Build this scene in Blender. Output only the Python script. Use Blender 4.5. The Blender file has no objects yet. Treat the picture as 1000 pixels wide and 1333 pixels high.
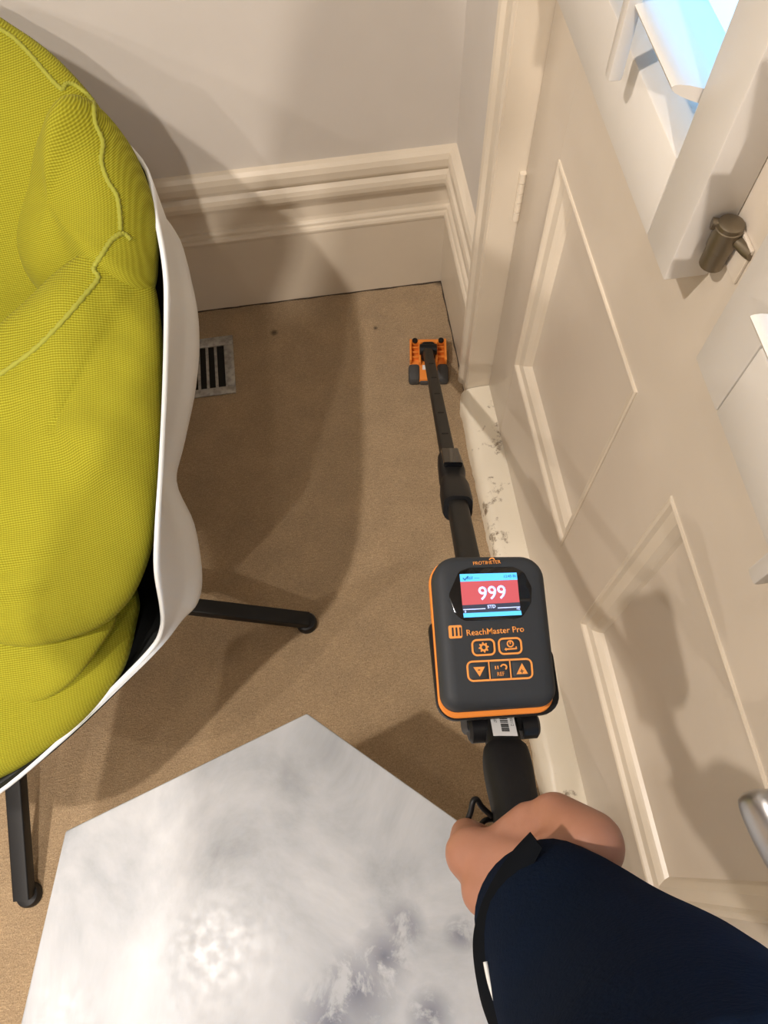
import bpy, bmesh, math, random
from mathutils import Vector, Matrix
from mathutils.bvhtree import BVHTree
from mathutils import noise as mnoise
random.seed(7)
S = bpy.context.scene
COL = S.collection

# ------------------------------------------------------------------ camera
H = 1.4
F = 981.45                      # focal length in pixels of the 1000x1333 frame
DX = Vector((0.99041758, -0.13399958, 0.03342354))   # world +x, +y, down seen in camera axes (right, down, forward)
DY = Vector((-0.13554256, -0.89673897, 0.42129258))
DZ = Vector((0.02648084, 0.42178589, 0.90630868))
def c2w(v):                     # camera axes -> world direction
    v = Vector(v)
    return Vector((v.dot(DX), v.dot(DY), -v.dot(DZ)))
CAMPOS = Vector((0, 0, H))
cam_d = bpy.data.cameras.new('camera'); cam = bpy.data.objects.new('camera', cam_d); COL.objects.link(cam)
r_, u_, b_ = c2w((1, 0, 0)), c2w((0, -1, 0)), c2w((0, 0, -1))
M = Matrix.Identity(4)
for i in range(3):
    M[i][0] = r_[i]; M[i][1] = u_[i]; M[i][2] = b_[i]; M[i][3] = CAMPOS[i]
cam.matrix_world = M
cam_d.sensor_fit = 'HORIZONTAL'; cam_d.sensor_width = 36; cam_d.lens = 36 * F / 1000
cam_d.clip_start = 0.01
S.camera = cam

# ------------------------------------------------------------------ world, exposure
w = bpy.data.worlds.new('sky'); S.world = w; w.use_nodes = True
bg = w.node_tree.nodes['Background']
bg.inputs[0].default_value = (0.20, 0.54, 1.0, 1); bg.inputs[1].default_value = 3.1
S.view_settings.view_transform = 'Standard'; S.view_settings.look = 'None'
S.view_settings.exposure = 0.84; S.view_settings.gamma = 1; S.view_settings.use_curve_mapping = False
# ceiling downlights: x, y, power (the fixtures are built with the ceiling below)
LAMP_Z = 2.60
LAMPS = [(-1.06, -0.10, 78), (-0.42, -0.03, 7), (-1.15, -1.75, 46), (-2.3, -0.6, 34), (-0.12, -1.9, 125)]
LAMP_COL = (1.0, 0.905, 0.82)

# ------------------------------------------------------------------ projection helpers
def ray(u, v): return c2w((u - 500, v - 666.5, F))
def onz(u, v, z):
    r = ray(u, v); return CAMPOS + r * ((z - H) / r.z)
def onx(u, v, x):
    r = ray(u, v); return CAMPOS + r * (x / r.x)
def dep(u, v, d): return CAMPOS + c2w(((u - 500) / F * d, (v - 666.5) / F * d, d))

# ------------------------------------------------------------------ object helpers
def tag(o, label=None, cat=None, group=None, kind=None):
    if label: o['label'] = label
    if cat: o['category'] = cat
    if group: o['group'] = group
    if kind: o['kind'] = kind
    return o
def empty(name, loc=(0, 0, 0)):
    o = bpy.data.objects.new(name, None); o.location = loc; o.empty_display_size = .05
    COL.objects.link(o); return o
ROOT = {}
def wloc(o):
    p = Vector((0, 0, 0))
    while o: p += o.location; o = o.parent
    return p
def mk(name, bm, mat, parent=None, smooth=False, angle=None):
    """bmesh in world coordinates -> one mesh object (parents are unrotated empties / meshes)"""
    bmesh.ops.recalc_face_normals(bm, faces=bm.faces)
    me = bpy.data.meshes.new(name); 
    o = bpy.data.objects.new(name, me)
    if parent is not None:
        off = wloc(parent); bmesh.ops.translate(bm, verts=bm.verts, vec=-off); o.parent = parent
    bm.to_mesh(me); bm.free()
    if smooth:
        for p in me.polygons: p.use_smooth = True
        if angle: me.set_sharp_from_angle(angle=math.radians(angle))
    for m in (mat if isinstance(mat, (list, tuple)) else [mat]): me.materials.append(m)
    COL.objects.link(o); return o
def box(bm, lo, hi, bev=0, seg=2):
    r = bmesh.ops.create_cube(bm, size=1)
    vs = r['verts']; lo = Vector(lo); hi = Vector(hi); c = (lo + hi) / 2; s = hi - lo
    for v in vs: v.co = Vector((c.x + v.co.x * s.x, c.y + v.co.y * s.y, c.z + v.co.z * s.z))
    if bev:
        es = list({e for v in vs for e in v.link_edges})
        bmesh.ops.bevel(bm, geom=es, offset=bev, segments=seg, profile=.5, affect='EDGES')
    return bm
def B(): return bmesh.new()
def boxo(name, lo, hi, mat, parent=None, bev=0, seg=2):
    return mk(name, box(B(), lo, hi, bev, seg), mat, parent, smooth=bev > 0, angle=40)
def frame(d, up=Vector((0, 0, 1))):
    d = d.normalized(); a = d.cross(up)
    if a.length < 1e-4: a = d.cross(Vector((1, 0, 0)))
    a.normalize(); return a, d.cross(a) * -1, d
def loft(bm, rings, cap=True, closed=True):
    vs = [[bm.verts.new(p) for p in r] for r in rings]
    n = len(vs[0])
    for a, b in zip(vs, vs[1:]):
        for i in range(n if closed else n - 1):
            j = (i + 1) % n
            bm.faces.new((a[i], a[j], b[j], b[i]))
    if cap:
        bm.faces.new(list(reversed(vs[0]))); bm.faces.new(vs[-1])
    return vs
def tube(bm, pts, rad, n=12, cap=True):
    pts = [Vector(p) for p in pts]
    rads = rad if isinstance(rad, (list, tuple)) else [rad] * len(pts)
    rings = []; prev = None
    for i, p in enumerate(pts):
        d = (pts[min(i + 1, len(pts) - 1)] - pts[max(i - 1, 0)]).normalized()
        if prev is None: a = frame(d)[0]
        else:
            a = prev - d * prev.dot(d); a.normalize()
        prev = a; b = d.cross(a)
        rings.append([p + (a * math.cos(2 * math.pi * k / n) + b * math.sin(2 * math.pi * k / n)) * rads[i] for k in range(n)])
    loft(bm, rings, cap); return bm
def capsule(bm, p, q, r0, r1, n=16, m=5):
    p, q = Vector(p), Vector(q); d = (q - p).normalized(); a, b, _ = frame(d)
    rings = []
    for k in range(m):
        t = -math.pi / 2 * (1 - (k + .15) / m); rings.append((p + d * math.sin(t) * r0, r0 * math.cos(t)))
    rings.append((p, r0)); rings.append((q, r1))
    for k in range(1, m + 1):
        t = math.pi / 2 * ((k - .15) / m); rings.append((q + d * math.sin(t) * r1, r1 * math.cos(t)))
    loft(bm, [[c + (a * math.cos(2 * math.pi * k / n) + b * math.sin(2 * math.pi * k / n)) * r for k in range(n)] for c, r in rings])
def catmull(pts, n, closed=False):
    pts = [Vector(p) for p in pts]; out = []; L = len(pts)
    segs = L if closed else L - 1
    for i in range(segs):
        g = (lambda k: pts[k % L]) if closed else (lambda k: pts[max(0, min(L - 1, k))])
        p0, p1, p2, p3 = g(i - 1), g(i), g(i + 1), g(i + 2)
        for k in range(n):
            t = k / n
            out.append(.5 * ((2 * p1) + (p2 - p0) * t + (2 * p0 - 5 * p1 + 4 * p2 - p3) * t * t + (3 * p1 - p0 - 3 * p2 + p3) * t ** 3))
    if not closed: out.append(pts[-1])
    return out
def prism(bm, poly, place, h0, h1):
    """2D polygon extruded between heights, place(u,v,n)->world"""
    loft(bm, [[place(u, v, h0) for u, v in poly], [place(u, v, h1) for u, v in poly]]); return bm
def round_poly(pts, r, seg=6):
    out = []; n = len(pts)
    rs = r if isinstance(r, (list, tuple)) else [r] * n
    for i in range(n):
        p = Vector(pts[i]); a = (Vector(pts[i - 1]) - p); b = (Vector(pts[(i + 1) % n]) - p)
        rr = rs[i]
        if rr <= 0: out.append(tuple(p)); continue
        la, lb = a.length, b.length; a.normalize(); b.normalize()
        ang = a.angle(b); t = min(rr / math.tan(ang / 2), la * .49, lb * .49); rr = t * math.tan(ang / 2)
        p0, p1 = p + a * t, p + b * t; c = p + (a + b).normalized() * (rr / math.sin(ang / 2))
        a0 = math.atan2(*(p0 - c).yx); a1 = math.atan2(*(p1 - c).yx)
        da = (a1 - a0 + math.pi) % (2 * math.pi) - math.pi
        for k in range(seg + 1):
            th = a0 + da * k / seg; out.append((c.x + rr * math.cos(th), c.y + rr * math.sin(th)))
    return out
def inset(poly, d):
    n = len(poly); out = []
    area = sum(poly[i][0] * poly[(i + 1) % n][1] - poly[(i + 1) % n][0] * poly[i][1] for i in range(n))
    s = 1 if area > 0 else -1
    for i in range(n):
        p = Vector(poly[i]); t = (Vector(poly[(i + 1) % n]) - Vector(poly[i - 1]))
        if t.length < 1e-9: out.append(tuple(p)); continue
        t.normalize(); out.append((p.x - t.y * d * s, p.y + t.x * d * s))
    return out

# ------------------------------------------------------------------ materials
def mat(name, col, rough=.5, metal=0, spec=.5, **k):
    m = bpy.data.materials.new(name); m.use_nodes = True
    b = m.node_tree.nodes['Principled BSDF']
    b.inputs['Base Color'].default_value = (*col, 1); b.inputs['Roughness'].default_value = rough
    b.inputs['Metallic'].default_value = metal; b.inputs['Specular IOR Level'].default_value = spec
    for kk, v in k.items(): b.inputs[kk].default_value = v
    return m
def nd(m, t, **k):
    n = m.node_tree.nodes.new(t)
    for a, v in k.items():
        if hasattr(n, a): setattr(n, a, v)
        else: n.inputs[a].default_value = v
    return n
def lk(m, a, b): m.node_tree.links.new(a, b)
def bsdf(m): return m.node_tree.nodes['Principled BSDF']
def ramp(m, fac, stops):
    r = nd(m, 'ShaderNodeValToRGB'); e = r.color_ramp.elements
    while len(e) < len(stops): e.new(.5)
    for x, (p, c) in zip(e, stops): x.position = p; x.color = (*c, 1)
    lk(m, fac, r.inputs[0]); return r.outputs[0]
def noise(m, scale, detail=4, rough=.5, coord='Object', dist=0, sc3=None):
    tc = nd(m, 'ShaderNodeTexCoord'); n = nd(m, 'ShaderNodeTexNoise')
    n.inputs['Scale'].default_value = scale; n.inputs['Detail'].default_value = detail
    n.inputs['Roughness'].default_value = rough; n.inputs['Distortion'].default_value = dist
    src = tc.outputs[coord]
    if sc3:
        mp = nd(m, 'ShaderNodeMapping'); mp.inputs['Scale'].default_value = sc3; lk(m, src, mp.inputs[0]); src = mp.outputs[0]
    lk(m, src, n.inputs['Vector']); return n.outputs['Fac']
def bump(m, h, strength=.2, dist=.002, prev=None):
    b = nd(m, 'ShaderNodeBump'); b.inputs['Strength'].default_value = strength; b.inputs['Distance'].default_value = dist
    lk(m, h, b.inputs['Height'])
    if prev: lk(m, prev, b.inputs['Normal'])
    lk(m, b.outputs[0], bsdf(m).inputs['Normal']); return b.outputs[0]
def mixc(m, fac, a, b, blend='MIX'):
    n = nd(m, 'ShaderNodeMix', data_type='RGBA', blend_type=blend)
    for s, v in ((n.inputs[0], fac), (n.inputs[6], a), (n.inputs[7], b)):
        if isinstance(v, (int, float)): s.default_value = v
        elif isinstance(v, tuple): s.default_value = (*v, 1)
        else: lk(m, v, s)
    return n.outputs[2]
def paint(name, col, rough=.4, var=.03, bmp=.06):
    m = mat(name, col, rough)
    f = noise(m, 6, 5)
    c = ramp(m, f, [(.3, tuple(max(0, x * (1 - var)) for x in col)), (.7, tuple(min(1, x * (1 + var)) for x in col))])
    lk(m, c, bsdf(m).inputs['Base Color']); bump(m, noise(m, 60, 3), bmp, .002); return m

M_WALL = paint('wall paint', (.60, .555, .50), .75)
M_CEIL = paint('ceiling paint', (.78, .76, .73), .8)
M_TRIM = paint('cream gloss paint', (.66, .58, .465), .32, .04, .08)
M_DOOR = paint('door gloss paint', (.62, .545, .45), .3, .03, .06)
M_SHUT = paint('shutter paint', (.645, .61, .56), .35, .02, .03)
# worn painted sill
M_SILL = paint('worn sill paint', (.82, .75, .61), .4, .05, .15)
_c = noise(M_SILL, 38, 6, .7); _d = noise(M_SILL, 9, 3)
_mul = nd(M_SILL, 'ShaderNodeMath', operation='MULTIPLY'); lk(M_SILL, _c, _mul.inputs[0]); lk(M_SILL, _d, _mul.inputs[1])
_f = ramp(M_SILL, _mul.outputs[0], [(.33, (0, 0, 0)), (.40, (1, 1, 1))])
lk(M_SILL, mixc(M_SILL, _f, (.82, .75, .61), (.22, .16, .10)), bsdf(M_SILL).inputs['Base Color'])
# carpet
M_CARPET = mat('carpet', (.2, .15, .1), .95, spec=.1)
n1 = noise(M_CARPET, 420, 3, .7); n2 = noise(M_CARPET, 14, 4, .6); n3 = noise(M_CARPET, 110, 4, .6, sc3=(1, 2.2, 1))
c1 = ramp(M_CARPET, n1, [(.3, (.27, .19, .108)), (.55, (.44, .32, .195)), (.75, (.62, .48, .31))])
c2 = mixc(M_CARPET, .5, c1, ramp(M_CARPET, n2, [(.3, (.75, .75, .75)), (.7, (1.15, 1.13, 1.1))]), 'MULTIPLY')
c3 = mixc(M_CARPET, .55, c2, ramp(M_CARPET, n3, [(.3, (.72, .7, .68)), (.7, (1.2, 1.2, 1.2))]), 'MULTIPLY')
# two small dark stains on the carpet
tc = nd(M_CARPET, 'ShaderNodeTexCoord'); last = c3
for (sx, sy), rr in ((onz(357, 433, 0).xy, .0075), (onz(489, 427, 0).xy, .0045), (onz(572, 366, 0).xy, .012)):
    vm = nd(M_CARPET, 'ShaderNodeVectorMath', operation='DISTANCE'); lk(M_CARPET, tc.outputs['Object'], vm.inputs[0]); vm.inputs[1].default_value = (sx, sy, 0)
    mr = nd(M_CARPET, 'ShaderNodeMapRange'); mr.inputs['From Min'].default_value = rr * .4; mr.inputs['From Max'].default_value = rr * 1.5
    mr.inputs['To Min'].default_value = .8; mr.inputs['To Max'].default_value = 0; lk(M_CARPET, vm.outputs['Value'], mr.inputs[0])
    last = mixc(M_CARPET, mr.outputs[0], last, (.03, .02, .012))
lk(M_CARPET, last, bsdf(M_CARPET).inputs['Base Color'])
_b = bump(M_CARPET, n1, .7, .004); bump(M_CARPET, n3, .5, .004, _b)
bsdf(M_CARPET).inputs['Sheen Weight'].default_value = .2
M_GRIME = mat('dirt', (.06, .042, .028), .95)
# marble
M_MARBLE = mat('white marble', (.7, .7, .7), .22)
a1 = noise(M_MARBLE, 5.5, 7, .62, dist=.7, sc3=(1, .7, 1)); a2 = noise(M_MARBLE, 24, 6, .65, dist=.35, sc3=(1.0, .8, 1))
cb = ramp(M_MARBLE, a1, [(.30, (.25, .265, .28)), (.46, (.40, .415, .435)), (.66, (.54, .55, .565))])
tcm = nd(M_MARBLE, 'ShaderNodeTexCoord')
acc = None
for (pu, pv_), rr in (((525, 1205), .030), ((500, 1245), .042), ((465, 1290), .052), ((430, 1330), .05), ((600, 1215), .022), ((560, 1320), .03)):
    vm = nd(M_MARBLE, 'ShaderNodeVectorMath', operation='DISTANCE'); lk(M_MARBLE, tcm.outputs['Object'], vm.inputs[0])
    _vp = onz(pu, pv_, .4); vm.inputs[1].default_value = (_vp.x + .17, _vp.y + .126, .4)
    mr = nd(M_MARBLE, 'ShaderNodeMapRange'); mr.inputs['From Min'].default_value = .0; mr.inputs['From Max'].default_value = rr
    mr.inputs['To Min'].default_value = 1; mr.inputs['To Max'].default_value = 0; lk(M_MARBLE, vm.outputs['Value'], mr.inputs[0])
    if acc is None: acc = mr.outputs[0]
    else:
        mx = nd(M_MARBLE, 'ShaderNodeMath', operation='MAXIMUM'); lk(M_MARBLE, acc, mx.inputs[0]); lk(M_MARBLE, mr.outputs[0], mx.inputs[1]); acc = mx.outputs[0]
vein = ramp(M_MARBLE, a2, [(.36, (1, 1, 1)), (.44, (.0, 0, 0)), (.54, (0, 0, 0)), (.64, (1, 1, 1))])
inv = nd(M_MARBLE, 'ShaderNodeInvert'); lk(M_MARBLE, vein, inv.inputs[1])
vf = nd(M_MARBLE, 'ShaderNodeMath', operation='MULTIPLY'); lk(M_MARBLE, inv.outputs[0], vf.inputs[0]); lk(M_MARBLE, acc, vf.inputs[1])
lk(M_MARBLE, mixc(M_MARBLE, vf.outputs[0], cb, (.17, .18, .22)), bsdf(M_MARBLE).inputs['Base Color'])
lk(M_MARBLE, ramp(M_MARBLE, noise(M_MARBLE, 70, 4), [(.3, (.28,) * 3), (.7, (.45,) * 3)]), bsdf(M_MARBLE).inputs['Roughness'])
bump(M_MARBLE, noise(M_MARBLE, 90, 3, sc3=(1, .25, 1)), .03, .002)
# knit fabric: ribbed grid from the cushion's own UV (in metres)
def knit(name, col, hi):
    m = mat(name, col, .85, spec=.2)
    uv = nd(m, 'ShaderNodeUVMap'); sp = nd(m, 'ShaderNodeSeparateXYZ'); lk(m, uv.outputs[0], sp.inputs[0])
    outs = []
    for ax, per in ((0, .0034), (1, .0028)):
        a = nd(m, 'ShaderNodeMath', operation='MULTIPLY'); a.inputs[1].default_value = 2 * math.pi / per; lk(m, sp.outputs[ax], a.inputs[0])
        s = nd(m, 'ShaderNodeMath', operation='SINE'); lk(m, a.outputs[0], s.inputs[0]); outs.append(s.outputs[0])
    ad = nd(m, 'ShaderNodeMath', operation='MULTIPLY_ADD'); ad.inputs[1].default_value = .45; lk(m, outs[0], ad.inputs[0]); lk(m, outs[1], ad.inputs[2])
    mr = nd(m, 'ShaderNodeMapRange'); mr.inputs['From Min'].default_value = -1.45; mr.inputs['From Max'].default_value = 1.45; lk(m, ad.outputs[0], mr.inputs[0])
    c = ramp(m, mr.outputs[0], [(.12, tuple(x * .7 for x in col)), (.5, col), (.9, hi)])
    lk(m, c, bsdf(m).inputs['Base Color']); bump(m, mr.outputs[0], .55, .0012)
    bsdf(m).inputs['Sheen Weight'].default_value = .04; bsdf(m).inputs['Sheen Roughness'].default_value = .4
    bsdf(m).inputs['Sheen Tint'].default_value = (.85, .95, .6, 1)
    return m
M_KNIT = knit('lime knit fabric', (.275, .252, .009), (.36, .35, .03))
M_PIPE = mat('lime seam', (.29, .29, .03), .85)
M_SHELL = mat('white moulded plastic', (.82, .845, .85), .3)
M_SHELLIN = mat('dark shell inside', (.018, .02, .02), .7)
M_BLACKMET = mat('black powder coat', (.006, .006, .0065), .5, spec=.3)
M_BLACKPL = mat('black plastic', (.006, .006, .007), .45, spec=.3)
M_RUB = mat('black rubber grip', (.008, .008, .009), .65, spec=.25)
bump(M_RUB, noise(M_RUB, 900, 2), .15, .0006)
M_HOUS = mat('slate grey soft-touch plastic', (.030, .034, .040), .6, spec=.3)
bump(M_HOUS, noise(M_HOUS, 1600, 2), .06, .0003)
M_ORANGE = mat('orange plastic', (.80, .25, .035), .4)
M_PRINT = mat('orange print', (.86, .33, .07), .5)
M_GREYRUB = mat('grey rubber', (.055, .055, .055), .7)
M_TUBE = mat('black anodised tube', (.010, .0095, .009), .48, spec=.3)
M_GLASSBLK = mat('black display glass', (.004, .004, .005), .08)
M_LABEL = mat('white sticker', (.8, .8, .79), .5)
M_INK = mat('black ink', (.01, .01, .01), .6)
M_STEEL = mat('brushed steel', (.5, .5, .5), .38, 1)
bump(M_STEEL, noise(M_STEEL, 80, 3, sc3=(6, .4, 6)), .05, .001)
M_BRASS = mat('aged bronze', (.20, .165, .115), .4, .85)
M_VENT = mat('galvanised vent', (.44, .43, .41), .45, .35)
lk(M_VENT, ramp(M_VENT, noise(M_VENT, 90, 4), [(.35, (.26, .25, .23)), (.6, (.42, .41, .38))]), bsdf(M_VENT).inputs['Base Color'])
M_BLACK = mat('vent darkness', (.004, .004, .004), .9)
M_NAVY = mat('navy fleece', (.005, .0095, .022), .95, spec=.03)
bump(M_NAVY, noise(M_NAVY, 500, 3), .35, .0015)
M_CUFF = mat('black cuff binding', (.005, .006, .008), .95, spec=.04)
M_PIPING = mat('white piping', (.6, .6, .58), .6)
M_GLASS = mat('window glass', (1, 1, 1), .02, **{'Transmission Weight': 1.0, 'IOR': 1.45})
M_SKIN = mat('skin', (.56, .30, .20), .5, **{'Subsurface Weight': .12, 'Subsurface Scale': .008})
bsdf(M_SKIN).inputs['Subsurface Radius'].default_value = (1, .35, .2)
_s = noise(M_SKIN, 30, 4); lk(M_SKIN, ramp(M_SKIN, _s, [(.3, (.30, .135, .082)), (.7, (.39, .185, .12))]), bsdf(M_SKIN).inputs['Base Color'])
bump(M_SKIN, noise(M_SKIN, 260, 4), .12, .001)
def emis(name, col, s):
    m = mat(name, col, .3); bsdf(m).inputs['Emission Color'].default_value = (*col, 1); bsdf(m).inputs['Emission Strength'].default_value = s; return m
M_SC_BLUE = emis('screen blue', (.08, .42, .85), .6)
M_SC_RED = emis('screen red', (.42, .075, .09), .4)
M_SC_DARK = emis('screen dark', (.03, .035, .06), .5)
M_SC_DIG = emis('screen digits', (.45, .55, .95), .6)
M_SC_INK = emis('screen ink', (.02, .10, .25), .4)
M_LAMP = emis('lamp lens', (1.0, .85, .65), 12)

# ------------------------------------------------------------------ room shell
YB, XW, XD = 1.25, .287, .31          # back wall, right wall face, door face
XL, YF, ZC = -2.9, -3.2, 2.7
st = lambda o: tag(o, kind='structure')
st(boxo('floor', (XL, YF, -.1), (XW + .12, YB, 0), M_CARPET))
st(boxo('ceiling', (XL, YF, ZC), (XW + .12, YB + .1, ZC + .1), M_CEIL))
st(boxo('wall_back', (XL - .1, YB, -.1), (XW + .12, YB + .12, ZC), M_WALL))
st(boxo('wall_left', (XL - .1, YF, -.1), (XL, YB, ZC), M_WALL))
st(boxo('wall_front', (XL - .1, YF - .1, -.1), (XW + .12, YF, ZC), M_WALL))
DY0, DY1, DZT = -.235, .889, 2.06        # door opening
bm = B()
box(bm, (XW, DY1 + .002, -.1), (XW + .12, YB, ZC)); 
WY0, WY1, WZ0, WZ1 = -1.35, -.42, .72, 2.15
box(bm, (XW, YF, -.1), (XW + .12, WY0, ZC)); box(bm, (XW, WY1, -.1), (XW + .12, DY0 - .002, ZC)); box(bm, (XW, WY0, -.1), (XW + .12, WY1, WZ0)); box(bm, (XW, WY0, WZ1), (XW + .12, WY1, ZC))
box(bm, (XW, DY0 - .002, DZT), (XW + .12, DY1 + .002, ZC))
st(mk('wall_right', bm, M_WALL))
win = st(empty('window_1', (XW, WY0, WZ0)))
for lo, hi in (((XW - .012, WY0 - .05, WZ0 - .04), (XW + .08, WY1 + .05, WZ0)), ((XW - .012, WY0 - .05, WZ1), (XW + .08, WY1 + .05, WZ1 + .05)), ((XW - .012, WY0 - .05, WZ0), (XW + .08, WY0, WZ1)), ((XW - .012, WY1, WZ0), (XW + .08, WY1 + .05, WZ1)),
               ((XW + .03, WY0, 1.48), (XW + .07, WY1, 1.52))):
    boxo('window_frame', lo, hi, M_TRIM, win, .003)
for z0, z1 in ((WZ0, 1.48), (1.52, WZ1)): boxo('glass_pane', (XW + .05, WY0, z0), (XW + .053, WY1, z1), M_GLASS, win)
# skirting profile (offset from wall, height)
prof = [(0, 0), (.019, 0), (.019, .197), (.021, .2), (.0215, .206), (.019, .211), (.015, .213), (.0145, .219), (.0125, .222), (.008, .224), (.0065, .232),
        (.0065, .268), (.0075, .274), (.014, .277), (.0205, .283), (.0235, .292), (.0235, .302), (.021, .311), (.016, .316), (.0135, .318), (.0135, .323),
        (.0185, .326), (.0195, .331), (.019, .345), (.015, .355), (.008, .361), (0, .364)]
def skirt(name, a, b, n, m0=0, m1=0):
    """profile extruded from a to b along the wall, n = direction out of the wall; m0,m1 mitre"""
    a, b, n = Vector(a), Vector(b), Vector(n); d = (b - a).normalized(); bm = B()
    loft(bm, [[a + n * o + d * (o * m0) + Vector((0, 0, h)) for o, h in prof], [b + n * o + d * (o * m1) + Vector((0, 0, h)) for o, h in prof]])
    return st(mk(name, bm, M_TRIM))
skirt('baseboard_back', (XL, YB, 0), (XW, YB, 0), (0, -1, 0), 0, -1)
skirt('baseboard_right', (XW, YB, 0), (XW, .957, 0), (-1, 0, 0), 1, 0)
# dirty line where the carpet meets the skirting
bm = B()
pts = [(-1.2 + 1.47 * i / 60, 1.2305 + .0012 * math.sin(i * 1.7), .001) for i in range(61)]
tube(bm, pts, [.0016 + .0012 * abs(mnoise.noise(Vector((i * .4, 0, 0)))) for i in range(61)], 6)
pts = [(.2672 + .0008 * math.sin(i), 1.23 - .32 * i / 30, .001) for i in range(31)]
tube(bm, pts, [.0016 + .001 * abs(mnoise.noise(Vector((i * .4, 3, 0)))) for i in range(31)], 6)
st(mk('trim_1', bm, M_GRIME, smooth=True))
# door casing: moulded board
cas = [(.0, .0), (.024, .0), (.026, .006), (.026, .014), (.021, .018), (.021, .048), (.027, .053), (.029, .060), (.027, .066), (.014, .070), (.0, .070)]
def casing(name, y0, sgn, z1):
    bm = B(); loft(bm, [[Vector((XW - o, y0 + sgn * t, z)) for o, t in cas] for z in (0, z1)]); return st(mk(name, bm, M_TRIM))
casing('trim_2', .887, 1, DZT + .07); casing('trim_3', DY0 - .002, -1, DZT + .07)
bm = B(); loft(bm, [[Vector((XW - o, y, DZT + t)) for o, t in cas] for y in (DY0, DY1)]); st(mk('trim_4', bm, M_TRIM))
# door jamb lining behind the casing
bm = B(); box(bm, (XW - .022, DY1 - .003, .0), (XW + .119, DY1 + .001, DZT)); box(bm, (XW - .022, DY0 - .001, 0), (XW + .119, DY0 + .003, DZT)); st(mk('trim_5', bm, M_TRIM))
# sill (worn rounded threshold)
sp = [(.0, .0), (.0, .038), (.004, .047), (.011, .0535), (.02, .056), (.045, .0575), (.064, .0575), (.115, .0575), (.115, .0)]
bm = B(); rings = []
ys = [DY1 - .004 - (DY1 - DY0 - .008) * i / 140 for i in range(141)]
for i, y in enumerate(ys):
    ring = []
    for o, h in sp:
        j = mnoise.noise(Vector((y * 14, o * 40, h * 40))) * .0035 + mnoise.noise(Vector((y * 60, o * 90, h * 90))) * .0016
        ring.append(Vector((.247 + o + (j if 0 <= o < .05 else 0) + (.006 * max(0, 1 - (DY1 - y) / .03) if o < .03 else 0), y, max(0, h + (j * .8 if h > .03 and o < .05 else 0)))))
    rings.append(ring)
loft(bm, rings); st(mk('trim_6', bm, M_SILL, smooth=True, angle=50))

# ------------------------------------------------------------------ door
door = st(empty('door_1', (XD, DY0, .06)))
DT = .045; zb = .0585
ya, yb_ = .767, .414      # far panel opening (y from, to)
yc, yd = .291, -.092      # near panel opening
pz0, pz1 = .292, .722
gz0, gz1 = .965, 1.93
D1 = DY1 - .005; D0 = DY0 + .005
boxo('stile', (XD, ya, zb), (XD + DT, D1, 2.05), M_DOOR, door, .0015)
boxo('stile', (XD, D0, zb), (XD + DT, yd, 2.05), M_DOOR, door, .0015)
boxo('mullion', (XD, yc, pz0), (XD + DT, yb_, pz1), M_DOOR, door)
boxo('bottom_rail', (XD, yd, zb), (XD + DT, ya, pz0), M_DOOR, door)
boxo('lock_rail', (XD, yd, pz1), (XD + DT, ya, gz0), M_DOOR, door)
boxo('top_rail', (XD, yd, gz1), (XD + DT, ya, 2.05), M_DOOR, door)
boxo('glazing_bar', (XD, .31, gz0), (XD + DT, .406, gz1), M_DOOR, door)
for (y0, y1) in ((yb_, ya), (yd, yc)):
    boxo('panel', (XD + .02, y0, pz0), (XD + .032, y1, pz1), M_DOOR, door)
    # bolection moulding: mitred frame, four pieces
    mp = [(0, .0005), (.0, -.0015), (.003, -.0025), (.006, -.001), (.009, .004), (.015, .0055), (.021, .007), (.026, .012), (.028, .0145), (.031, .0205), (.0, .0205)]
    cs = [(y1, pz0), (y0, pz0), (y0, pz1), (y1, pz1)]
    ctr = ((y0 + y1) / 2, (pz0 + pz1) / 2)
    for k in range(4):
        (pa, qa), (pb, qb) = cs[k], cs[(k + 1) % 4]
        sg = lambda v, c: 1 if c > v else -1
        bm = B()
        loft(bm, [[Vector((XD + h, p + sg(p, ctr[0]) * t, q + sg(q, ctr[1]) * t)) for t, h in mp] for p, q in ((pa, qa), (pb, qb))])
        mk('moulding', bm, M_TRIM, door)
for (y0, y1) in ((.406, ya), (yd, .31)):
    boxo('glass_pane', (XD + .036, y0, gz0), (XD + .040, y1, gz1), M_GLASS, door)
# painted butt hinges on the far jamb
for zc in (.56, 1.65):
    for k in range(5):
        bm = B(); z0 = zc - .045 + k * .018
        tube(bm, [(XD - .004, DY1 - .006, z0), (XD - .004, DY1 - .006, z0 + .0165)], .0055, 10)
        mk('hinge_knuckle', bm, M_TRIM, door, True, 40)
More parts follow.
